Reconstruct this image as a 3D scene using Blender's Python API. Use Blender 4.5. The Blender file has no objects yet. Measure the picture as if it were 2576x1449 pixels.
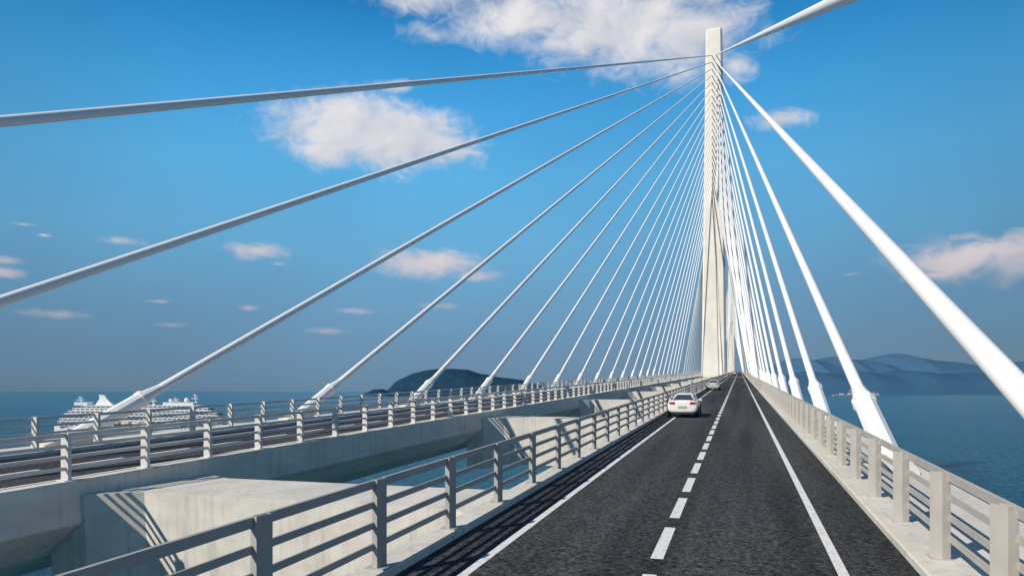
import bpy, bmesh, math, random
from mathutils import Vector, Matrix, noise
random.seed(7)
scene = bpy.context.scene
col = scene.collection

# ------------------------------------------------------------------ layout
F = 1800.0; CX = 1288.0; HV = 984.0
A = math.atan(572.0 / F); CA = math.cos(A); SA = math.sin(A)
CAMZ = 55.0; H = 3.3; G = 0.0291
RIGHT = Vector((CA, SA, 0)); FWD = Vector((-SA, CA, 0))
XM = -12.4            # bridge axis
PY = 383.0; PY2 = 1183.0
YEND = 2500.0

def zr(y):
    z = CAMZ - H + G * y
    if y > 900:
        z -= (G / 1400.0) * (y - 900) ** 2
    return z

def lin(r, g, b):
    def f(c):
        c /= 255.0
        return c / 12.92 if c <= 0.04045 else ((c + 0.055) / 1.055) ** 2.4
    return (f(r), f(g), f(b), 1.0)

# ------------------------------------------------------------------ materials
def new_mat(name):
    m = bpy.data.materials.new(name); m.use_nodes = True
    nt = m.node_tree
    b = nt.nodes["Principled BSDF"]
    return m, nt, b

def plain(name, c, rough=0.5, metal=0.0, spec=0.5, coat=0.0):
    m, nt, b = new_mat(name)
    b.inputs["Base Color"].default_value = (c[0], c[1], c[2], 1)
    b.inputs["Roughness"].default_value = rough
    b.inputs["Metallic"].default_value = metal
    b.inputs["Specular IOR Level"].default_value = spec
    b.inputs["Coat Weight"].default_value = coat
    return m

def noisy(name, c1, c2, scale=1.0, stretch=(1, 1, 1), rough=0.7, bump=0.1, bscale=20, detail=6, lo=0.35, hi=0.65, spec=0.3, streak=0.0):
    m, nt, b = new_mat(name)
    N = nt.nodes; L = nt.links
    tc = N.new("ShaderNodeTexCoord"); mp = N.new("ShaderNodeMapping")
    mp.inputs["Scale"].default_value = stretch
    L.new(tc.outputs["Object"], mp.inputs["Vector"])
    n = N.new("ShaderNodeTexNoise"); n.inputs["Scale"].default_value = scale; n.inputs["Detail"].default_value = detail
    n.inputs["Roughness"].default_value = 0.62
    L.new(mp.outputs[0], n.inputs["Vector"])
    r = N.new("ShaderNodeValToRGB")
    r.color_ramp.elements[0].position = lo; r.color_ramp.elements[0].color = (*c1, 1)
    r.color_ramp.elements[1].position = hi; r.color_ramp.elements[1].color = (*c2, 1)
    L.new(n.outputs["Fac"], r.inputs[0])
    colr = r.outputs[0]
    if streak > 0:
        mp2 = N.new("ShaderNodeMapping"); mp2.inputs["Scale"].default_value = (2.2, 2.2, 0.15)
        L.new(tc.outputs["Object"], mp2.inputs["Vector"])
        ns = N.new("ShaderNodeTexNoise"); ns.inputs["Scale"].default_value = 2.0; ns.inputs["Detail"].default_value = 7
        L.new(mp2.outputs[0], ns.inputs["Vector"])
        rr = N.new("ShaderNodeMapRange"); rr.inputs[1].default_value = 0.52; rr.inputs[2].default_value = 0.72
        rr.inputs[3].default_value = 1.0; rr.inputs[4].default_value = 1.0 - streak
        L.new(ns.outputs["Fac"], rr.inputs[0])
        sc = N.new("ShaderNodeVectorMath"); sc.operation = 'SCALE'
        L.new(colr, sc.inputs[0]); L.new(rr.outputs[0], sc.inputs["Scale"]); colr = sc.outputs[0]
    L.new(colr, b.inputs["Base Color"])
    b.inputs["Roughness"].default_value = rough
    b.inputs["Specular IOR Level"].default_value = spec
    if bump > 0:
        n2 = N.new("ShaderNodeTexNoise"); n2.inputs["Scale"].default_value = bscale; n2.inputs["Detail"].default_value = 4
        L.new(tc.outputs["Object"], n2.inputs["Vector"])
        bp = N.new("ShaderNodeBump"); bp.inputs["Strength"].default_value = bump; bp.inputs["Distance"].default_value = 0.02
        L.new(n2.outputs["Fac"], bp.inputs["Height"]); L.new(bp.outputs[0], b.inputs["Normal"])
    return m

M_conc = noisy("concrete", (0.60, 0.565, 0.505), (0.73, 0.695, 0.63), scale=0.9, stretch=(1, 0.35, 1.6), rough=0.8, bump=0.15, bscale=14, streak=.22)
M_rail = noisy("painted_steel_shaded", (0.35, 0.345, 0.335), (0.41, 0.40, 0.385), scale=2.0, rough=0.5, bump=0.03, bscale=40)  # near left railing: shade on its road side put into a darker colour
M_rail2 = noisy("painted_steel_pale_lit", (0.58, 0.565, 0.53), (0.65, 0.635, 0.60), scale=2.0, rough=0.5, bump=0.03, bscale=40)  # same steel for the left deck, its sunlit look put into the colour
M_rail3 = noisy("painted_steel_beige_lit", (0.46, 0.435, 0.395), (0.52, 0.495, 0.455), scale=2.0, rough=0.5, bump=0.03, bscale=40)  # same steel for the right railing, in a sunlit tone
M_cable = noisy("cable_sheath", (0.84, 0.84, 0.84), (0.88, 0.875, 0.86), scale=0.15, detail=2, rough=0.5, bump=0.0, spec=0.3)
M_mark = noisy("road_paint", (0.46, 0.46, 0.44), (0.78, 0.78, 0.75), scale=9, rough=0.7, bump=0.1, bscale=60, lo=0.3, hi=0.5)

# asphalt
M_asph, nt, b = new_mat("asphalt")
N = nt.nodes; L = nt.links
tc = N.new("ShaderNodeTexCoord")
n1 = N.new("ShaderNodeTexNoise"); n1.inputs["Scale"].default_value = 10; n1.inputs["Detail"].default_value = 5; n1.inputs["Roughness"].default_value = 0.9
L.new(tc.outputs["Object"], n1.inputs["Vector"])
r1 = N.new("ShaderNodeValToRGB"); e = r1.color_ramp.elements
e[0].position = 0.43; e[0].color = (0.008, 0.0082, 0.009, 1); e[1].position = 0.66; e[1].color = (0.150, 0.152, 0.155, 1)
L.new(n1.outputs["Fac"], r1.inputs[0])
mp = N.new("ShaderNodeMapping"); mp.inputs["Scale"].default_value = (1.0, 0.03, 1)
L.new(tc.outputs["Object"], mp.inputs["Vector"])
n2 = N.new("ShaderNodeTexNoise"); n2.inputs["Scale"].default_value = 1.0; n2.inputs["Detail"].default_value = 5
L.new(mp.outputs[0], n2.inputs["Vector"])
r2 = N.new("ShaderNodeMapRange"); r2.inputs[1].default_value = 0.34; r2.inputs[2].default_value = 0.66; r2.inputs[3].default_value = 0.60; r2.inputs[4].default_value = 1.30
L.new(n2.outputs["Fac"], r2.inputs[0])
mx = N.new("ShaderNodeVectorMath"); mx.operation = 'SCALE'
L.new(r1.outputs[0], mx.inputs[0]); L.new(r2.outputs[0], mx.inputs["Scale"])
L.new(mx.outputs[0], b.inputs["Base Color"])
b.inputs["Roughness"].default_value = 0.85; b.inputs["Specular IOR Level"].default_value = 0.2
bp = N.new("ShaderNodeBump"); bp.inputs["Strength"].default_value = 0.6; bp.inputs["Distance"].default_value = 0.02
L.new(n1.outputs["Fac"], bp.inputs["Height"]); L.new(bp.outputs[0], b.inputs["Normal"])

# pylon concrete with pour lifts
M_pyl, nt, b = new_mat("pylon_concrete")
N = nt.nodes; L = nt.links
tc = N.new("ShaderNodeTexCoord"); mp = N.new("ShaderNodeMapping"); mp.inputs["Scale"].default_value = (0.25, 0.25, 0.12)
L.new(tc.outputs["Object"], mp.inputs["Vector"])
n1 = N.new("ShaderNodeTexNoise"); n1.inputs["Scale"].default_value = 1.2; n1.inputs["Detail"].default_value = 8
L.new(mp.outputs[0], n1.inputs["Vector"])
r1 = N.new("ShaderNodeValToRGB"); e = r1.color_ramp.elements
e[0].position = 0.35; e[0].color = (0.76, 0.71, 0.63, 1); e[1].position = 0.65; e[1].color = (0.84, 0.80, 0.73, 1)
L.new(n1.outputs["Fac"], r1.inputs[0])
sp = N.new("ShaderNodeSeparateXYZ"); L.new(tc.outputs["Object"], sp.inputs[0])
md = N.new("ShaderNodeMath"); md.operation = 'PINGPONG'; md.inputs[1].default_value = 2.2; L.new(sp.outputs[2], md.inputs[0])
lt = N.new("ShaderNodeMapRange"); lt.inputs[1].default_value = 0.0; lt.inputs[2].default_value = 0.12; lt.inputs[3].default_value = 0.95; lt.inputs[4].default_value = 1.0
L.new(md.outputs[0], lt.inputs[0])
mx = N.new("ShaderNodeVectorMath"); mx.operation = 'SCALE'
L.new(r1.outputs[0], mx.inputs[0]); L.new(lt.outputs[0], mx.inputs["Scale"]); L.new(mx.outputs[0], b.inputs["Base Color"])
b.inputs["Roughness"].default_value = 0.8

# sea
M_sea, nt, b = new_mat("sea_water")
N = nt.nodes; L = nt.links
tc = N.new("ShaderNodeTexCoord")
mp = N.new("ShaderNodeMapping"); mp.inputs["Scale"].default_value = (1, 0.6, 1); mp.inputs["Rotation"].default_value = (0, 0, 0.5)
L.new(tc.outputs["Object"], mp.inputs["Vector"])
na = N.new("ShaderNodeTexNoise"); na.inputs["Scale"].default_value = 0.22; na.inputs["Detail"].default_value = 9; na.inputs["Roughness"].default_value = 0.72
nb = N.new("ShaderNodeTexNoise"); nb.inputs["Scale"].default_value = 0.004; nb.inputs["Detail"].default_value = 8
L.new(mp.outputs[0], na.inputs["Vector"]); L.new(mp.outputs[0], nb.inputs["Vector"])
rc = N.new("ShaderNodeValToRGB"); e = rc.color_ramp.elements
e[0].position = 0.3; e[0].color = (0.003, 0.055, 0.088, 1); e[1].position = 0.7; e[1].color = (0.006, 0.082, 0.125, 1)
L.new(nb.outputs["Fac"], rc.inputs[0])
rw = N.new("ShaderNodeMapRange"); rw.inputs[1].default_value = 0.38; rw.inputs[2].default_value = 0.68; rw.inputs[3].default_value = 0.30; rw.inputs[4].default_value = 2.2
L.new(na.outputs["Fac"], rw.inputs[0])
mx = N.new("ShaderNodeVectorMath"); mx.operation = 'SCALE'
L.new(rc.outputs[0], mx.inputs[0]); L.new(rw.outputs[0], mx.inputs["Scale"]); L.new(mx.outputs[0], b.inputs["Base Color"])
b.inputs["Roughness"].default_value = 0.22; b.inputs["Specular IOR Level"].default_value = 0.18
bp = N.new("ShaderNodeBump"); bp.inputs["Strength"].default_value = 1.0; bp.inputs["Distance"].default_value = 1.6
L.new(na.outputs["Fac"], bp.inputs["Height"]); L.new(bp.outputs[0], b.inputs["Normal"])

M_isl = noisy("island_forest_hazed", (0.015, 0.050, 0.090), (0.021, 0.064, 0.108), scale=0.02, rough=1.0, bump=0, detail=10, lo=0.4, hi=0.62, spec=0.0)  # forest colour shifted to blue, distance haze painted in
M_mtn = noisy("mountain_hazed", (0.056, 0.132, 0.228), (0.060, 0.140, 0.240), scale=0.0015, rough=1.0, bump=0, detail=8, spec=0.0)  # blue is atmospheric haze put into the base colour
M_mtn2 = noisy("foothill_hazed", (0.042, 0.110, 0.198), (0.045, 0.117, 0.208), scale=0.002, rough=1.0, bump=0, detail=8, spec=0.0)  # haze painted into the colour here too, a darker blue for the nearer ridge

# ------------------------------------------------------------------ helpers
def mk(name, verts, faces, mat, parent=None, smooth=False, recalc=True, loc=None):
    me = bpy.data.meshes.new(name)
    me.from_pydata([tuple(v) for v in verts], [], faces)
    if recalc:
        bm = bmesh.new(); bm.from_mesh(me)
        bmesh.ops.recalc_face_normals(bm, faces=bm.faces); bm.to_mesh(me); bm.free()
    me.materials.append(mat)
    if smooth:
        for p in me.polygons: p.use_smooth = True
    o = bpy.data.objects.new(name, me); col.objects.link(o)
    if parent: o.parent = parent
    if loc is not None: o.location = loc
    return o

def empty(name, loc=(0, 0, 0)):
    o = bpy.data.objects.new(name, None); o.location = loc; o.empty_display_size = 0.5
    col.objects.link(o); return o

def tag(o, label, cat, group=None, kind=None):
    o["label"] = label; o["category"] = cat
    if group: o["group"] = group
    if kind: o["kind"] = kind

def sweep(section, ys, closed=True, zf=zr):
    n = len(section); V = []; Fc = []
    for y in ys:
        for (x, z) in section: V.append((x, y, zf(y) + z))
    for i in range(len(ys) - 1):
        for j in range(n if closed else n - 1):
            k = (j + 1) % n
            Fc.append((i * n + j, i * n + k, (i + 1) * n + k, (i + 1) * n + j))
    if closed:
        Fc.append(tuple(range(n))[::-1]); Fc.append(tuple((len(ys) - 1) * n + j for j in range(n)))
    return V, Fc

def addbox(V, Fc, x0, x1, y0, y1, z0, z1):
    b0 = len(V)
    V += [(x0, y0, z0), (x1, y0, z0), (x1, y1, z0), (x0, y1, z0), (x0, y0, z1), (x1, y0, z1), (x1, y1, z1), (x0, y1, z1)]
    for f in ((0, 3, 2, 1), (4, 5, 6, 7), (0, 1, 5, 4), (1, 2, 6, 5), (2, 3, 7, 6), (3, 0, 4, 7)):
        Fc.append(tuple(b0 + i for i in f))

def addtube(V, Fc, p0, p1, r0, r1, n=10, caps=True, rot=0.0, segs=1):
    p0 = Vector(p0); p1 = Vector(p1); d = (p1 - p0).normalized()
    up = Vector((0, 0, 1)) if abs(d.z) < 0.95 else Vector((1, 0, 0))
    s = d.cross(up).normalized(); t = s.cross(d)
    b0 = len(V)
    for q in range(segs + 1):
        f = q / segs
        p = p0.lerp(p1, f); r = r0 + (r1 - r0) * f
        for i in range(n):
            a = 2 * math.pi * i / n + rot
            V.append(tuple(p + s * (r * math.cos(a)) + t * (r * math.sin(a))))
    for q in range(segs):
        c0 = b0 + q * n
        for i in range(n):
            k = (i + 1) % n
            Fc.append((c0 + i, c0 + k, c0 + n + k, c0 + n + i))
    if caps:
        Fc.append(tuple(b0 + i for i in range(n))[::-1]); Fc.append(tuple(b0 + segs * n + i for i in range(n)))

YS = [-35, 0, 100, 300, 600, 900] + list(range(950, int(YEND) + 1, 50))

# ------------------------------------------------------------------ sea
S = 90000
sea = mk("sea", [(-S, -S, 0), (S, -S, 0), (S, S, 0), (-S, S, 0)], [(0, 1, 2, 3)], M_sea, recalc=False)
tag(sea, "calm deep blue sea with fine ripples under the bridge", "sea", kind="structure")

# ------------------------------------------------------------------ decks
def fx(x, mirror):
    return 2 * XM - x if mirror else x

RAIL_IN = -5.56; RAIL_OUT = 3.16
for mirror in (False, True):
    sec = [(-5.9, .15), (-5.35, .15), (-5.35, -.03), (2.75, -.03), (2.75, .15), (5.5, .15), (5.5, -.55), (3.4, -3.1), (-2.8, -3.1), (-4.6, -2.2), (-5.9, -1.15)]
    sec = [(fx(x, mirror), z) for x, z in sec]
    V, Fc = sweep(sec, YS)
    d = mk("bridge_deck", V, Fc, M_conc)
    bv = d.modifiers.new("bevel", 'BEVEL'); bv.width = 0.03; bv.segments = 1; bv.limit_method = 'ANGLE'
    tag(d, "pale concrete box girder deck carrying a two lane carriageway over the sea", "bridge deck", "twin bridge decks", "structure")
    x0, x1 = fx(-5.349, mirror), fx(2.749, mirror)
    V, Fc = sweep([(x0, 0), (x1, 0)], YS, closed=False)
    rd = mk("road", V, Fc, M_asph, recalc=False)
    if rd.data.polygons[0].normal.z < 0:
        rd.data.flip_normals()
    tag(rd, "dark asphalt two lane carriageway with white lane lines", "road", "carriageways on the twin decks", "structure")
    V = []; Fc = []
    def quadstrip(xc, w, ya, yb):
        ys = [ya] + [y for y in YS if ya < y < yb] + [yb]
        for a_, b_ in zip(ys[:-1], ys[1:]):
            b0 = len(V)
            for y in (a_, b_):
                for x in (xc - w / 2, xc + w / 2):
                    V.append((fx(x, mirror), y, zr(y) + 0.005 + y * 0.00001 * (y > 0)))
            Fc.append((b0, b0 + 1, b0 + 3, b0 + 2))
    quadstrip(-4.28, 0.17, -30, YEND); quadstrip(1.59, 0.17, -30, YEND)
    y = 12.7 - 3.6 * 10
    while y < 1900:
        quadstrip(-1.38, 0.22, y, y + 2.6); y += 3.6
    mkn = mk("lane_marking", V, Fc, M_mark, parent=rd, recalc=False)
    if mkn.data.polygons[0].normal.z < 0: mkn.data.flip_normals()
    for yj in (330.0,):
        V = []; Fc = []
        addbox(V, Fc, min(x0, x1) + .05, max(x0, x1) - .05, yj, yj + 1.6, zr(yj) - .01, zr(yj + 1.6) + .012)
        mk("expansion_joint", V, Fc, M_mark, parent=rd)

# ------------------------------------------------------------------ railings
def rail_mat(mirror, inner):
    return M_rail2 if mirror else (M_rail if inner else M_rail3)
def post_mesh(mirror, inner):
    s = 1 if not inner else -1
    if mirror: s = -s
    if mirror:
        ca, sa = 1.0, 0.0; hw_, hd_ = .14, .06
    elif inner:
        ca, sa = .12, .993; hw_, hd_ = .135, .05
    else:
        ca, sa = .42, .908; hw_, hd_ = .145, .075
    u = Vector((ca * s, -sa)); n = Vector((sa * s, ca))   # face direction and depth direction
    def ring(hw, hd):
        return [u * hw + n * hd, -u * hw + n * hd, -u * hw - n * hd, u * hw - n * hd]
    o = ring(hw_, hd_); i_ = ring(hw_ - .015, hd_ - .015)
    V = []; Fc = []
    z0, z1, zc = -0.05, 1.43, 1.28
    for z, R in ((z0, o), (z1, o), (z1, i_), (zc, i_)):
        for p in R: V.append((p.x, p.y, z))
    for a_ in range(3):
        for j in range(4):
            k = (j + 1) % 4
            Fc.append((a_ * 4 + j, a_ * 4 + k, a_ * 4 + 4 + k, a_ * 4 + 4 + j))
    Fc.append((12, 13, 14, 15))
    addbox(V, Fc, -.17, .17, -.19, .19, -.02, .02)
    me = bpy.data.meshes.new("post"); me.from_pydata(V, [], Fc)
    bm = bmesh.new(); bm.from_mesh(me); bmesh.ops.recalc_face_normals(bm, faces=bm.faces); bm.to_mesh(me); bm.free()
    me.materials.append(rail_mat(mirror, inner))
    return me

POST0 = 10.4 - 3 * 5
for mirror in (False, True):
    for inner in (True, False):
        xr = RAIL_IN if inner else RAIL_OUT
        side = -1 if inner else 1
        root = empty("bridge_railing", (fx(xr, mirror), 0, zr(0) + .15))
        which = "beside the open gap" if inner else "along the cable edge"
        tag(root, "pale grey steel post and rail parapet " + which, "railing", "parapet railings along the bridge decks")
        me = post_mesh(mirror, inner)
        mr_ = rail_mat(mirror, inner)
        start = 0 if not mirror else 3
        for i in range(100):
            y = POST0 + 3 * (i + start)
            p = bpy.data.objects.new("post", me); col.objects.link(p); p.parent = root
            p.location = (0, y, zr(y) - zr(0))
        V = []; Fc = []
        y = POST0 + 3 * (100 + start)
        while y < 1900:
            addbox(V, Fc, -.11, .11, y - .09, y + .09, zr(y) - zr(0) - .05, zr(y) - zr(0) + 1.43); y += 3.0
        pf = mk("post_row", V, Fc, mr_, parent=root, recalc=False); pf["kind"] = "stuff"
        ms = -1 if mirror else 1
        for zc, hh, hw in ((1.36, .065, .03), (1.03, .052, .016), (.70, .052, .016), (.36, .052, .016)):
            xo = (side * (.045 if inner else .12)) * ms
            sec = [(xo - hw, zc - hh), (xo + hw, zc - hh), (xo + hw, zc + hh), (xo - hw, zc + hh)]
            V, Fc = sweep(sec, YS[:6 + 20], zf=lambda y: zr(y) - zr(0))
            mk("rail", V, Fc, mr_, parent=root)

# ------------------------------------------------------------------ cross beams
yb = 17.5
base_me = None
while yb < 1500:
    if not (PY - 12 < yb < PY + 8 or PY2 - 12 < yb < PY2 + 8):
        if base_me is None:
            V = []; Fc = []
            xs = [(-20.2, 1.0), (-18.8, 1.0), (-17.4, 0.0), (-7.4, 0.0), (-6.0, 1.0), (-4.6, 1.0)]
            for x, h in xs:
                e_ = 0.9 * h
                V += [(x, -e_, -.30 - .02 * h), (x, 3.7 + e_, -.30 - .02 * h), (x, 3.7 + e_ - .2, -3.9 - .3 * h), (x, -e_ + .2, -3.9 - .3 * h)]
            ns = len(xs)
            for i in range(ns - 1):
                for j in range(4):
                    k = (j + 1) % 4
                    Fc.append((i * 4 + j, i * 4 + k, i * 4 + 4 + k, i * 4 + 4 + j))
            Fc += [(0, 1, 2, 3), tuple((ns - 1) * 4 + j for j in range(4))]
            o = mk("cross_beam", V, Fc, M_conc); base_me = o.data
        else:
            o = bpy.data.objects.new("cross_beam", base_me); col.objects.link(o)
        o.location = (0, yb, zr(yb))
        tag(o, "deep pale concrete cross beam joining the two decks above the sea", "cross beam", "cross beams between the decks")
    yb += 35.2

# ------------------------------------------------------------------ pylons
def pylon_at(y0, dz):
    def wz(z): return 6.1 - 2.1 * max(0, (z - 60)) / 180.0
    def dzp(z): return 5.6 - 1.4 * max(0, (z - 60)) / 180.0
    V = []; Fc = []
    ZT = 240.0; ZS = 158.0; c = .9
    lv = [ZS, 200, ZT - .8, ZT]
    for z in lv:
        w, d = wz(z), dzp(z)
        if z == ZT: w -= .3; d -= .3
        for p in ((-w, -d + c), (-w + c, -d), (w - c, -d), (w, -d + c), (w, d - c), (w - c, d), (-w + c, d), (-w, d - c)):
            V.append((p[0], p[1], z))
    for i in range(len(lv) - 1):
        for j in range(8):
            k = (j + 1) % 8
            Fc.append((i * 8 + j, i * 8 + k, i * 8 + 8 + k, i * 8 + 8 + j))
    Fc.append(tuple(range(8))[::-1]); Fc.append(tuple((len(lv) - 1) * 8 + j for j in range(8)))
    for s in (-1, 1):
        b0 = len(V); lz = [-3, 52, 62, 110, ZS]
        for z in lz:
            w, d = wz(z), dzp(z)
            q = min(1, max(0, (ZS - z) / 96.0))
            g = .8 * q + 0.03; sh = 3.2 * q
            for p in ((w, -d + c), (w - c, -d), (g, -d), (g, d), (w - c, d), (w, d - c)):
                V.append((s * p[0] + (sh if p[0] == g else 0), p[1], z))
        for i in range(len(lz) - 1):
            for j in range(6):
                k = (j + 1) % 6
                Fc.append((b0 + i * 6 + j, b0 + i * 6 + k, b0 + i * 6 + 6 + k, b0 + i * 6 + 6 + j))
        Fc.append(tuple(b0 + j for j in range(6))); Fc.append(tuple(b0 + 24 + j for j in range(6)))
    o = mk("bridge_pylon", V, Fc, M_pyl)
    o.location = (XM, y0, dz)
    V = []; Fc = []
    for z, g, sh in ((-2, .85, 3.2), (62, .85, 3.2), (157.9, 0.05, 0)):
        d = dzp(z) - .5
        V += [(sh - g, -d, z), (sh + g, -d, z), (sh + g, d, z), (sh - g, d, z)]
    for i in range(2):
        for j in range(4):
            k = (j + 1) % 4
            Fc.append((i * 4 + j, i * 4 + k, i * 4 + 4 + k, i * 4 + 4 + j))
    mk("recessed_wall", V, Fc, M_pyl, parent=o)
    V = []; Fc = []
    addtube(V, Fc, (0, 0, -4), (0, 0, 7), 17, 17, 24)
    mk("foundation", V, Fc, M_conc, parent=o)
    return o
p1 = pylon_at(PY, 0); tag(p1, "tall tapering white concrete pylon rising between the twin decks", "bridge pylon", "bridge pylons")
p2 = pylon_at(PY2, 8); tag(p2, "far white concrete pylon of the next span", "bridge pylon", "bridge pylons")

# ------------------------------------------------------------------ stay cables
AX = 4.6
def stay(pyl, dz, k, left, far, nseg, socket):
    dist = PY - (-10.7 + 17.8 * k)
    ya = pyl + dist if far else pyl - dist
    x = fx(AX, left)
    a = Vector((x, ya, zr(ya) + .15))
    zt = 226 - 3.4 * k + dz
    dd = 5.6 - 1.4 * (zt - dz - 60) / 180.0
    b_ = Vector((XM + (-1.0 if left else 1.0), pyl + (dd if far else -dd), zt))
    V = []; Fc = []
    rel = b_ - a; d = rel.normalized()
    big = nseg >= 10
    addtube(V, Fc, d * 1.0, rel, .22, .22, nseg, rot=.2, segs=(48 if big else 1))
    o = mk("stay_cable", V, Fc, M_cable, recalc=False)
    if big:
        for p in o.data.polygons: p.use_smooth = len(p.vertices) == 4
    o.location = a
    tag(o, "thick white sheathed stay cable running from deck edge to pylon", "stay cable", "stay cables fanning from the pylons")
    if socket:
        V = []; Fc = []
        addtube(V, Fc, d * -.3, d * 4.6, .40, .38, 10)
        addtube(V, Fc, d * 4.6, d * 4.85, .43, .43, 10)
        addtube(V, Fc, d * 4.85, d * 6.0, .36, .225, 10)
        mk("anchor_socket", V, Fc, M_cable, parent=o, recalc=False)
        hd = Vector((d.x, d.y, 0)).normalized(); sd = Vector((-hd.y, hd.x, 0))
        pts = []
        for s in (-.42, .42):
            for (t_, z_) in ((-1.2, -.1), (1.9, -.1), (1.5, .35), (.2, .45), (-1.2, .05)):
                pts.append(hd * t_ + sd * s + Vector((0, 0, z_)))
        Fb = [(0, 1, 2, 3, 4), (9, 8, 7, 6, 5)] + [(i, (i + 1) % 5, 5 + (i + 1) % 5, 5 + i) for i in range(5)]
        mk("anchor_block", pts, Fb, M_conc, parent=o)
    return o
for k in range(22):
    for left in (False, True):
        stay(PY, 0, k, left, False, 24 if k < 5 else 16, k < 16)
for k in range(21, -1, -1):
    for left in (False, True):
        stay(PY, 0, k, left, True, 6, False)
for k in range(0, 22):
    for left in (False, True):
        stay(PY2, 8, k, left, False, 5, False)

# ------------------------------------------------------------------ cars
M_tyre = plain("tyre_rubber", (.015, .015, .016), .8)
M_rim = plain("alloy_rim", (.45, .45, .47), .3, .9)
M_glass = plain("car_glass", (.05, .07, .08), .08, 0, .8)
M_tail = plain("tail_light_red", (.40, .015, .012), .25)
M_head = plain("head_light_glass", (.6, .62, .65), .12)
M_black = plain("black_trim", (.03, .03, .032), .5)
M_plate = plain("number_plate", (.45, .42, .32), .4)
def loft_half(st):
    V = []; Fc = []; n = 0
    for (y, pts) in st:
        full = list(pts) + [(-x, z) for x, z in reversed(pts) if x > 1e-6]
        n = len(full)
        for x, z in full: V.append((x, y, z))
    for i in range(len(st) - 1):
        for j in range(n):
            k = (j + 1) % n
            Fc.append((i * n + j, i * n + k, (i + 1) * n + k, (i + 1) * n + j))
    Fc.append(tuple(range(n))); Fc.append(tuple((len(st) - 1) * n + j for j in range(n)))
    return V, Fc
def quad_panel(name, q, inset, off, mat, parent, cen):
    q = [Vector(p) for p in q]; c = sum(q, Vector()) / 4
    n = (q[1] - q[0]).cross(q[3] - q[0]).normalized()
    if n.dot(c - cen) < 0: n = -n
    r = []
    for p in q:
        d = (c - p); r.append(p + d.normalized() * inset + n * off)
    b_ = [p - n * .03 for p in r]
    V = r + b_
    Fc = [(0, 1, 2, 3), (4, 5, 6, 7), (0, 1, 5, 4), (1, 2, 6, 5), (2, 3, 7, 6), (3, 0, 4, 7)]
    return mk(name, V, Fc, mat, parent=parent)
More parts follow.
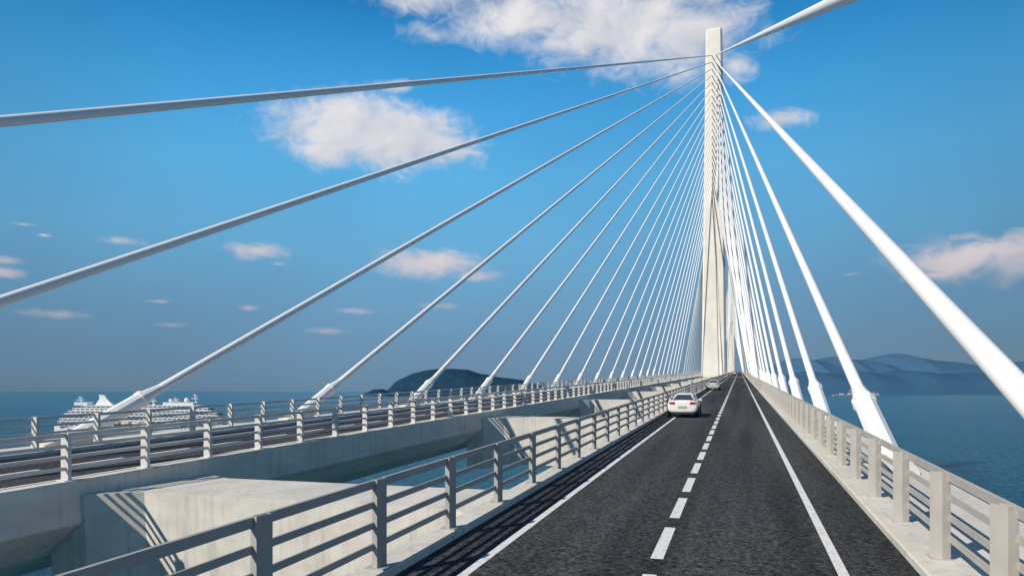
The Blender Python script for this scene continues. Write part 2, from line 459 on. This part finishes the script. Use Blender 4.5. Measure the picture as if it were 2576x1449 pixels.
def make_car(paint, name="car"):
    root = empty(name)
    S_ = [(0.0, [(0, .36), (.72, .38), (.84, .62), (.82, .90), (.68, 1.03), (0, 1.06)]),
          (0.10, [(0, .27), (.84, .28), (.92, .60), (.91, .93), (.78, 1.09), (0, 1.13)]),
          (0.45, [(0, .22), (.88, .22), (.95, .58), (.94, .94), (.80, 1.08), (0, 1.13)]),
          (1.0, [(0, .2), (.90, .20), (.96, .56), (.95, .92), (.83, 1.04), (0, 1.09)]),
          (2.3, [(0, .2), (.90, .20), (.95, .55), (.94, .86), (.84, .96), (0, 1.0)]),
          (3.5, [(0, .2), (.90, .20), (.95, .54), (.93, .82), (.82, .91), (0, .97)]),
          (4.2, [(0, .22), (.88, .22), (.93, .52), (.91, .76), (.77, .84), (0, .89)]),
          (4.7, [(0, .24), (.82, .25), (.87, .48), (.84, .66), (.70, .73), (0, .78)]),
          (4.88, [(0, .32), (.66, .33), (.74, .48), (.70, .58), (.58, .63), (0, .66)])]
    V, Fc = loft_half(S_)
    body = mk("body", V, Fc, paint, parent=root, smooth=True)
    ss = body.modifiers.new("sub", 'SUBSURF'); ss.levels = 2; ss.render_levels = 2
    bz = .98
    B = [(-.78, .80), (.78, .80), (.80, 3.70), (-.80, 3.70)]
    T = [(-.52, 1.75), (.52, 1.75), (.56, 2.75), (-.56, 2.75)]
    V = [(x, y, bz) for x, y in B] + [(x, y, 1.43) for x, y in T]
    V += [(x * .72, 2.2 + (y - 2.2) * .7, 1.49) for x, y in T]
    Fc = [(0, 1, 5, 4), (1, 2, 6, 5), (2, 3, 7, 6), (3, 0, 4, 7), (4, 5, 9, 8), (5, 6, 10, 9), (6, 7, 11, 10), (7, 4, 8, 11), (8, 9, 10, 11), (0, 1, 2, 3)]
    cb = mk("cabin", V, Fc, paint, parent=root, smooth=True)
    bv = cb.modifiers.new("bevel", 'BEVEL'); bv.width = .07; bv.segments = 3
    cen = Vector((0, 2.1, 1.2))
    Bz = [Vector((x, y, bz + .05)) for x, y in B]; Tz = [Vector((x, y, 1.43)) for x, y in T]
    quad_panel("rear_window", (Bz[0], Bz[1], Tz[1], Tz[0]), .15, .014, M_glass, root, cen)
    quad_panel("windscreen", (Bz[2], Bz[3], Tz[3], Tz[2]), .08, .014, M_glass, root, cen)
    for i0, i1 in ((1, 2), (3, 0)):
        b0, b1, t0, t1 = Bz[i0], Bz[i1], Tz[i0], Tz[i1]
        mb = (b0 + b1) / 2; mt = (t0 + t1) / 2; e1 = (b1 - b0).normalized() * .05
        quad_panel("side_window", (b0, mb - e1, mt - e1, t0), .08, .014, M_glass, root, cen)
        quad_panel("side_window", (mb + e1, b1, t1, mt + e1), .08, .014, M_glass, root, cen)
    for s in (-1, 1):
        b0 = [(s * .47, -.022, .84), (s * .80, .03, .84), (s * .80, .03, .98), (s * .47, -.022, 1.0)]
        V = b0 + [(x, y + .12, z) for x, y, z in b0]
        Fc = [(0, 1, 2, 3), (4, 5, 6, 7), (0, 1, 5, 4), (1, 2, 6, 5), (2, 3, 7, 6), (3, 0, 4, 7)]
        mk("tail_light", V, Fc, M_tail, parent=root)
        V = []; Fc = []
        addbox(V, Fc, min(s * .42, s * .72), max(s * .42, s * .72), 4.70, 4.86, .55, .66)
        mk("headlight", V, Fc, M_head, parent=root)
        V = []; Fc = []
        addbox(V, Fc, min(s * .88, s * 1.06), max(s * .88, s * 1.06), 3.1, 3.2, .93, 1.06)
        mm = mk("side_mirror", V, Fc, paint, parent=root)
        bv = mm.modifiers.new("bevel", 'BEVEL'); bv.width = .03; bv.segments = 2
    V = []; Fc = []
    addbox(V, Fc, -.25, .25, -.03, .05, .62, .74)
    mk("number_plate", V, Fc, M_plate, parent=root)
    V = []; Fc = []
    addbox(V, Fc, -.66, .66, -.0, .3, .25, .37)
    mk("rear_bumper", V, Fc, M_black, parent=root)
    for wy in (.95, 3.85):
        for s in (-1, 1):
            w = empty("wheel", (s * .86, wy, .34)); w.parent = root
            V = []; Fc = []
            addtube(V, Fc, (-.12, 0, 0), (.12, 0, 0), .34, .34, 24)
            mk("tyre", V, Fc, M_tyre, parent=w, recalc=False)
            V = []; Fc = []
            addtube(V, Fc, (-.125, 0, 0), (.125, 0, 0), .22, .22, 10)
            mk("rim", V, Fc, M_rim, parent=w, recalc=False)
    return root
M_white = plain("white_car_paint", (.82, .82, .80), .3, 0, .5, .6)
M_silver = plain("silver_car_paint", (.60, .62, .65), .3, .2, .5, .6)
slope = math.atan(G)
for paint, x, y, rev, lab in ((M_white, -3.75, 50.5, False, "white four door sedan driving close to the edge line"),
                              (M_silver, -4.0, 118, False, "silver sedan driving further up the carriageway"),
                              (M_white, -3.2, 520, False, "white car far ahead near the pylon"),
                              (M_white, -22.4, 262, True, "white car on the opposite carriageway")):
    c = make_car(paint)
    c.location = (x, y, zr(y) + .006)
    c.scale = (1.1, 1.0, 1.1)
    c.rotation_euler = (slope if not rev else -slope, 0, math.pi if rev else 0)
    tag(c, lab, "car", "cars driving on the bridge")

# ------------------------------------------------------------------ cruise ship
M_ship = plain("white_ship_paint", (.82, .82, .82), .5)
M_shipglass = plain("ship_window_band", (.12, .16, .20), .3)
M_orange = plain("lifeboat_orange", (.80, .60, .25), .5)
def P(u, d): return RIGHT * ((u - CX) / F * d) + FWD * d
ship = empty("cruise_ship", P(385, 890))
ship.rotation_euler = (0, 0, A + math.radians(6))
ship.scale = (1.06, 1.02, 1.0)
tag(ship, "large white cruise ship with stacked cabin decks on the sea", "cruise ship")
LS = 104
def hullw(x):
    t = (x + LS) / (2 * LS)
    if t < .12: return 11 + 4 * (t / .12)
    if t > .68: return max(.2, 15 * (1 - ((t - .68) / .32) ** 2.0))
    return 15
V = []; Fc = []; st = [-LS + 2 * LS * i / 32 for i in range(33)]
for x in st:
    w = hullw(x); t = (x + LS) / (2 * LS); rake = 8 * max(0, (t - .85) / .15)
    sh = 3.0 * max(0, (t - .75) / .25) ** 1.5
    V += [(x - rake * .6, -w * .75, -2), (x, -w, 6), (x + rake * .4, -w, 13 + sh), (x + rake * .4, w, 13 + sh), (x, w, 6), (x - rake * .6, w * .75, -2)]
for i in range(32):
    for j in range(6):
        k = (j + 1) % 6; Fc.append((i * 6 + j, i * 6 + k, i * 6 + 6 + k, i * 6 + 6 + j))
Fc += [tuple(range(6)), tuple(32 * 6 + j for j in range(6))]
mk("hull", V, Fc, M_ship, parent=ship, smooth=False)
V = []; Fc = []
for i in range(-88, 60, 4):
    addbox(V, Fc, i, i + 1.6, -15.05, 15.05, 8.6, 9.8)
mk("porthole_row", V, Fc, M_shipglass, parent=ship, recalc=False)
V = []; Fc = []; VG = []; FG = []
decks = [(-100, 86), (-99, 84), (-97, 82), (-95, 78), (-92, 76), (-88, 70), (-84, 66), (-72, 56)]
z = 13.0
for i, (a_, b_) in enumerate(decks):
    w = 14.6 if i < 6 else 12.5
    addbox(VG, FG, a_ + 1.2, b_ - 1.2, -w + .7, w - .7, z, z + 1.9)
    addbox(V, Fc, a_, b_, -w, w, z + 1.9, z + 3.1)
    addbox(V, Fc, a_, b_, -w, -w + .15, z, z + .6); addbox(V, Fc, a_, b_, w - .15, w, z, z + .6)
    x = a_ + 3
    while x < b_ - 2:
        addbox(V, Fc, x, x + 1.2, -w + .1, w - .1, z + .02, z + 1.88); x += 5.2
    z += 3.1
topz = z
mk("cabin_deck", V, Fc, M_ship, parent=ship, recalc=False)
mk("window_band", VG, FG, M_shipglass, parent=ship, recalc=False)
for bx in ((-34, -12, -9, 9, topz, topz + 3), (14, 48, -9, 9, topz, topz + 3.5), (-84, -70, -8, 8, topz - .02, topz + 4)):
    V = []; Fc = []
    addbox(V, Fc, *bx)
    mk("upper_house", V, Fc, M_ship, parent=ship, recalc=False)
V = [(-62, -6, topz), (-42, -6, topz), (-42, 6, topz), (-62, 6, topz), (-58, -4, topz + 8), (-50, -4, topz + 8), (-50, 4, topz + 8), (-58, 4, topz + 8),
     (-59, -3, topz + 13), (-53, -3, topz + 12), (-53, 3, topz + 12), (-59, 3, topz + 13)]
Fc = [(0, 1, 5, 4), (1, 2, 6, 5), (2, 3, 7, 6), (3, 0, 4, 7), (4, 5, 9, 8), (5, 6, 10, 9), (6, 7, 11, 10), (7, 4, 8, 11), (8, 9, 10, 11)]
mk("funnel", V, Fc, M_ship, parent=ship)
for mx_, hh in ((50, 14), (-78, 11), (2, 8), (28, 9)):
    V = []; Fc = []
    addtube(V, Fc, (mx_, 0, topz - 3), (mx_ - 3, 0, topz + hh), 1.8, .6, 8)
    addbox(V, Fc, mx_ - 6, mx_ + 2, -3, 3, topz + hh * .55, topz + hh * .55 + .8)
    addbox(V, Fc, mx_ - 4, mx_ + 1, -2.2, 2.2, topz + hh * .8, topz + hh * .8 + .7)
    mk("mast", V, Fc, M_ship, parent=ship, recalc=False)
for dx, rr in ((38, 3.0), (20, 2.4), (-26, 2.4)):
    bm = bmesh.new(); bmesh.ops.create_icosphere(bm, subdivisions=2, radius=rr)
    me = bpy.data.meshes.new("radar_dome"); bm.to_mesh(me); bm.free(); me.materials.append(M_ship)
    o = bpy.data.objects.new("radar_dome", me); col.objects.link(o); o.parent = ship; o.location = (dx, 0, topz + 3.2 + rr)
for i in range(9):
    x = -60 + i * 12
    V = []; Fc = []
    for xx, w in ((-4.4, .3), (-3, 1.3), (3, 1.3), (4.4, .3)):
        V += [(x + xx, -16.2 - w, 15.4), (x + xx, -16.2 + w, 15.4), (x + xx, -16.2 + w * .5, 17.6), (x + xx, -16.2 - w * .5, 17.6)]
    for a_ in range(3):
        for j in range(4):
            k = (j + 1) % 4; Fc.append((a_ * 4 + j, a_ * 4 + k, a_ * 4 + 4 + k, a_ * 4 + 4 + j))
    Fc += [(0, 1, 2, 3), (12, 13, 14, 15)]
    mk("lifeboat", V, Fc, M_orange, parent=ship)

# ------------------------------------------------------------------ hills
def interp(T, u):
    if u <= T[0][0] or u >= T[-1][0]: return 0
    for (a_, b_), (c_, d_) in zip(T[:-1], T[1:]):
        if a_ <= u <= c_:
            t = (u - a_) / (c_ - a_); t = t * t * (3 - 2 * t) * .4 + t * .6
            return b_ + (d_ - b_) * t
def hill(name, T, dist, depth, mat, nx, ny, rough, rs):
    u0, u1 = T[0][0], T[-1][0]
    V = []; Fc = []
    for j in range(ny + 1):
        t = -1 + 2 * j / ny
        for i in range(nx + 1):
            u = u0 + (u1 - u0) * i / nx
            h = interp(T, u) / F * dist
            prof = math.sqrt(max(0, 1 - t * t)) ** 0.9
            p = P(u, dist) + FWD * (t * depth)
            q = Vector((p.x, p.y, 0)) / rs
            nz = noise.fractal(q, 0.9, 2.0, 6)
            e_ = prof * min(1, h / (rough * 3 + 1e-3))
            V.append((p.x, p.y, h * prof + nz * rough * e_ - 2))
    for j in range(ny):
        for i in range(nx):
            a_ = j * (nx + 1) + i
            Fc.append((a_, a_ + 1, a_ + nx + 2, a_ + nx + 1))
    return mk(name, V, Fc, mat, recalc=False, smooth=True)
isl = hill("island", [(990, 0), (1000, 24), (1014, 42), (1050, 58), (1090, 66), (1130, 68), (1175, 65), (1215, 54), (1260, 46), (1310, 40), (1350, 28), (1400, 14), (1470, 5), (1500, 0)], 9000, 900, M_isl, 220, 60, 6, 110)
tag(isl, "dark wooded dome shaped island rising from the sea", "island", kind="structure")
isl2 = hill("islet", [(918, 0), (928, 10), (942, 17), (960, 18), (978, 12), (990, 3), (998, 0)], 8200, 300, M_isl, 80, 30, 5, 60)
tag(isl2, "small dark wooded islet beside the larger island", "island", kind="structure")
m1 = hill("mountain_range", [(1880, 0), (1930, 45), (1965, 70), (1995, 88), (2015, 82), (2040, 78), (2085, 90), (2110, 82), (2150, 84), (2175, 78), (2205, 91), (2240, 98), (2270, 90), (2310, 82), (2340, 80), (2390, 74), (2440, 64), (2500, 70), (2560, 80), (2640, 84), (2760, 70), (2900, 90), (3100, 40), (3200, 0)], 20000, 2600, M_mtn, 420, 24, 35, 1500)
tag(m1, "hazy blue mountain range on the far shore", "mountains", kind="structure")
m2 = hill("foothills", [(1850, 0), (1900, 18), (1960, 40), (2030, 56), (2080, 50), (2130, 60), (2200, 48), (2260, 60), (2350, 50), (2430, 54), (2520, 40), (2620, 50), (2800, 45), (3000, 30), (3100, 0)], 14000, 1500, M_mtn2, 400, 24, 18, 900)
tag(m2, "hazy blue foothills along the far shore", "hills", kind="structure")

M_jet = plain("jetty_concrete", (.42, .45, .48), .8)
J = empty("harbour_jetty", P(2155, 7600)); J.rotation_euler = (0, 0, A)
tag(J, "pale harbour jetty on piles with loading cranes", "jetty")
V = []; Fc = []
addbox(V, Fc, -260, 240, -15, 15, 14, 20)
for i in range(-250, 240, 28): addbox(V, Fc, i, i + 7, -10, 10, -5, 14)
mk("jetty_deck", V, Fc, M_jet, parent=J, recalc=False)
for x, w, h in ((-180, 40, 14), (-90, 30, 20), (60, 60, 16), (150, 40, 22), (200, 30, 12)):
    V = []; Fc = []
    addbox(V, Fc, x, x + w, -12, 12, 20, 20 + h)
    mk("shed", V, Fc, M_jet, parent=J, recalc=False)
for x, h in ((0, 100), (-60, 62), (110, 55)):
    V = []; Fc = []
    addbox(V, Fc, x - 3, x + 3, -3, 3, 20, 20 + h)
    addtube(V, Fc, (x - h * .45, 0, 20 + h * .62), (x + h * .25, 0, 20 + h * .8), 2.6, 2.6, 6)
    addtube(V, Fc, (x, 0, 20 + h), (x - h * .4, 0, 20 + h * .63), 1.2, 1.2, 6)
    mk("crane", V, Fc, M_jet, parent=J, recalc=False)

# ------------------------------------------------------------------ world
w = bpy.data.worlds.new("World"); scene.world = w; w.use_nodes = True
nt = w.node_tree; N = nt.nodes; L = nt.links
for nd in list(N): N.remove(nd)
out = N.new("ShaderNodeOutputWorld"); bg = N.new("ShaderNodeBackground"); bg.inputs["Strength"].default_value = 0.1
L.new(bg.outputs[0], out.inputs[0])
SUN = Vector((-.8, -1.1, 1.0)).normalized()
sky = N.new("ShaderNodeTexSky"); sky.sky_type = 'NISHITA'; sky.sun_disc = False
sky.sun_elevation = math.asin(SUN.z); sky.sun_rotation = math.atan2(SUN.x, SUN.y)
sky.altitude = 50; sky.air_density = 1.0; sky.dust_density = 0.3; sky.ozone_density = 2.0
tc = N.new("ShaderNodeTexCoord")
nm = N.new("ShaderNodeVectorMath"); nm.operation = 'NORMALIZE'; L.new(tc.outputs["Generated"], nm.inputs[0])
sp = N.new("ShaderNodeSeparateXYZ"); L.new(nm.outputs[0], sp.inputs[0])
def math_(op, a, b=None, c=None, clamp=False):
    n = N.new("ShaderNodeMath"); n.operation = op; n.use_clamp = clamp
    for i, v in enumerate((a, b, c)):
        if v is None: continue
        if isinstance(v, (int, float)): n.inputs[i].default_value = v
        else: L.new(v, n.inputs[i])
    return n.outputs[0]
az = math_('ARCTAN2', sp.outputs[0], sp.outputs[1])
el = math_('ARCSINE', sp.outputs[2])
elr = N.new("ShaderNodeMapRange"); elr.inputs[1].default_value = 0.0; elr.inputs[2].default_value = 0.60
L.new(el, elr.inputs[0])
ramp = N.new("ShaderNodeValToRGB"); cr = ramp.color_ramp
stops = [(0.0, lin(90, 126, 156)), (.08, lin(96, 134, 166)), (.20, lin(100, 150, 186)), (.34, lin(98, 166, 208)), (.48, lin(88, 171, 221)), (.62, lin(68, 160, 220)), (.76, lin(42, 138, 203)), (.88, lin(22, 106, 166)), (1.0, lin(8, 74, 126))]
cr.elements[0].position = 0; cr.elements[0].color = stops[0][1]
cr.elements[1].position = 1; cr.elements[1].color = stops[-1][1]
for p_, c_ in stops[1:-1]:
    e_ = cr.elements.new(p_); e_.color = c_
L.new(elr.outputs[0], ramp.inputs[0])
x10 = N.new("ShaderNodeVectorMath"); x10.operation = 'SCALE'
L.new(ramp.outputs[0], x10.inputs[0])
cmb = N.new("ShaderNodeCombineXYZ"); L.new(az, cmb.inputs[0]); L.new(el, cmb.inputs[1])
nh = N.new("ShaderNodeTexNoise"); nh.inputs["Scale"].default_value = 2.2; nh.inputs["Detail"].default_value = 3; L.new(cmb.outputs[0], nh.inputs["Vector"])
nhr = N.new("ShaderNodeMapRange"); nhr.inputs[1].default_value = .3; nhr.inputs[2].default_value = .7; nhr.inputs[3].default_value = 9.4; nhr.inputs[4].default_value = 11.4
L.new(nh.outputs["Fac"], nhr.inputs[0])
# sky deepens gradually away from the bright sector around the bridge axis
azd = math_('ABSOLUTE', math_('ADD', az, A + .02))
azf = N.new("ShaderNodeMapRange"); azf.interpolation_type = 'SMOOTHSTEP'; azf.inputs[1].default_value = .22; azf.inputs[2].default_value = .85; azf.inputs[3].default_value = 1.0; azf.inputs[4].default_value = .74
L.new(azd, azf.inputs[0])
L.new(math_('MULTIPLY', nhr.outputs[0], azf.outputs[0]), x10.inputs["Scale"])
mixs = N.new("ShaderNodeMix"); mixs.data_type = 'RGBA'; mixs.inputs[0].default_value = 0.94
L.new(sky.outputs[0], mixs.inputs[6]); L.new(x10.outputs[0], mixs.inputs[7])
# clouds
mpc = N.new("ShaderNodeMapping"); mpc.inputs["Scale"].default_value = (1, 1.5, 1); L.new(cmb.outputs[0], mpc.inputs["Vector"])
def noise_at(off, scale=9, detail=7, rough=0.5, dist=0.3):
    a_ = N.new("ShaderNodeVectorMath"); a_.operation = 'ADD'; a_.inputs[1].default_value = off
    L.new(mpc.outputs[0], a_.inputs[0])
    n = N.new("ShaderNodeTexNoise"); n.inputs["Scale"].default_value = scale; n.inputs["Detail"].default_value = detail; n.inputs["Roughness"].default_value = rough; n.inputs["Distortion"].default_value = dist
    L.new(a_.outputs[0], n.inputs["Vector"]); return n.outputs["Fac"]
nA = noise_at((0, 0, 0)); nB = noise_at((-.012, .03, 0))
nF = noise_at((5, 2, 0), 30, 8, .62, .8)
clouds = [(1080, -10, 220, 55, .8), (1300, 30, 230, 90, .98), (1560, 60, 240, 118, 1.15), (1740, 95, 180, 100, 1.15), (1850, 165, 80, 50, 1.0), (1090, 90, 130, 40, .66), (1400, 110, 160, 40, .7),
          (860, 320, 150, 72, 1.4), (990, 345, 170, 68, 1.4), (1110, 375, 110, 52, 1.2), (820, 380, 105, 45, 1.1), (1000, 215, 90, 26, .8), (1975, 300, 100, 30, .92), (1080, 665, 150, 40, 1.1), (1190, 695, 120, 20, .85),
          (640, 630, 115, 28, .95), (2400, 650, 165, 52, 1.2), (2570, 650, 130, 62, 1.2), (2420, 597, 70, 20, .85), (10, 685, 90, 20, .9), (10, 655, 70, 16, .85), (150, 790, 130, 20, .8), (300, 605, 90, 20, .75), (630, 775, 45, 12, .7), (890, 783, 90, 12, .75), (820, 832, 80, 13, .75), (2140, 690, 60, 12, .6), (430, 818, 70, 13, .7), (1100, 770, 80, 15, .7), (400, 758, 50, 9, .6), (700, 664, 40, 9, .7), (110, 592, 30, 9, .7),
          (2350, 692, 120, 22, .85), (60, 565, 60, 10, .65), (-500, 300, 400, 90, .95), (3200, 250, 420, 120, .95), (600, -500, 600, 160, .95), (2500, -600, 500, 150, 1)]
D = None
for (u, v, hw, hh, s) in clouds:
    d = RIGHT * ((u - CX) / F) + FWD + Vector((0, 0, (HV - v) / F)); d.normalize()
    a0 = math.atan2(d.x, d.y); e0 = math.asin(d.z)
    k = math.cos(math.atan((u - CX) / F))
    wa = hw / F * k * k * 1.0; wh = hh / F * k
    sb = N.new("ShaderNodeVectorMath"); sb.operation = 'SUBTRACT'; sb.inputs[1].default_value = (a0, e0, 0); L.new(cmb.outputs[0], sb.inputs[0])
    ml = N.new("ShaderNodeVectorMath"); ml.operation = 'MULTIPLY'; ml.inputs[1].default_value = (1 / wa, 1 / wh, 0); L.new(sb.outputs[0], ml.inputs[0])
    ln = N.new("ShaderNodeVectorMath"); ln.operation = 'LENGTH'; L.new(ml.outputs[0], ln.inputs[0])
    di = math_('SUBTRACT', s, ln.outputs["Value"])
    D = di if D is None else math_('MAXIMUM', D, di)
nz = math_('ADD', math_('MULTIPLY', math_('SUBTRACT', nA, 0.5), 1.3), math_('MULTIPLY', math_('SUBTRACT', nF, 0.5), 1.3))
dens = math_('ADD', D, nz)
mr = N.new("ShaderNodeMapRange"); mr.interpolation_type = 'SMOOTHSTEP'; mr.inputs[1].default_value = -0.08; mr.inputs[2].default_value = 0.92
L.new(dens, mr.inputs[0])
rel = math_('ADD', math_('MULTIPLY', math_('SUBTRACT', nA, nB), 2.6), 0.60, clamp=True)
cc = N.new("ShaderNodeMix"); cc.data_type = 'RGBA'
cc.inputs[6].default_value = tuple(c * 10 for c in lin(180, 188, 204)[:3]) + (1,)
cc.inputs[7].default_value = tuple(c * 10 for c in lin(238, 234, 234)[:3]) + (1,)
L.new(rel, cc.inputs[0])
low = N.new("ShaderNodeMapRange"); low.inputs[1].default_value = 0.12; low.inputs[2].default_value = 0.27
L.new(el, low.inputs[0])
lc = N.new("ShaderNodeMix"); lc.data_type = 'RGBA'; L.new(rel, lc.inputs[0])
lc.inputs[6].default_value = tuple(c * 10 for c in lin(176, 174, 190)[:3]) + (1,)
lc.inputs[7].default_value = tuple(c * 10 for c in lin(230, 208, 202)[:3]) + (1,)
cl = N.new("ShaderNodeMix"); cl.data_type = 'RGBA'; L.new(low.outputs[0], cl.inputs[0])
L.new(lc.outputs[2], cl.inputs[6])
L.new(cc.outputs[2], cl.inputs[7])
alpha = math_('MULTIPLY', mr.outputs[0], 0.95)
alr = N.new("ShaderNodeMapRange"); alr.inputs[1].default_value = 0.07; alr.inputs[2].default_value = 0.20; alr.inputs[3].default_value = 0.38; alr.inputs[4].default_value = 1.0
L.new(el, alr.inputs[0])
alpha = math_('MULTIPLY', alpha, alr.outputs[0])
fin = N.new("ShaderNodeMix"); fin.data_type = 'RGBA'
L.new(alpha, fin.inputs[0]); L.new(mixs.outputs[2], fin.inputs[6]); L.new(cl.outputs[2], fin.inputs[7])
L.new(fin.outputs[2], bg.inputs[0])

sun = bpy.data.lights.new("sun", 'SUN'); sun.energy = 4.6; sun.angle = math.radians(.5); sun.color = (1, .92, .80)
so = bpy.data.objects.new("sun", sun); col.objects.link(so)
so.rotation_euler = SUN.to_track_quat('Z', 'Y').to_euler()

# ------------------------------------------------------------------ camera
cam = bpy.data.cameras.new("camera"); cam.sensor_width = 36; cam.lens = 36 * F / 2576
cam.shift_y = (HV - 724.5) / 2576; cam.clip_start = .1; cam.clip_end = 200000
co = bpy.data.objects.new("camera", cam); col.objects.link(co)
co.location = (0, 0, CAMZ); co.rotation_euler = (math.pi / 2, 0, A)
scene.camera = co
scene.view_settings.view_transform = 'Standard'; scene.view_settings.look = 'None'; scene.view_settings.exposure = 0
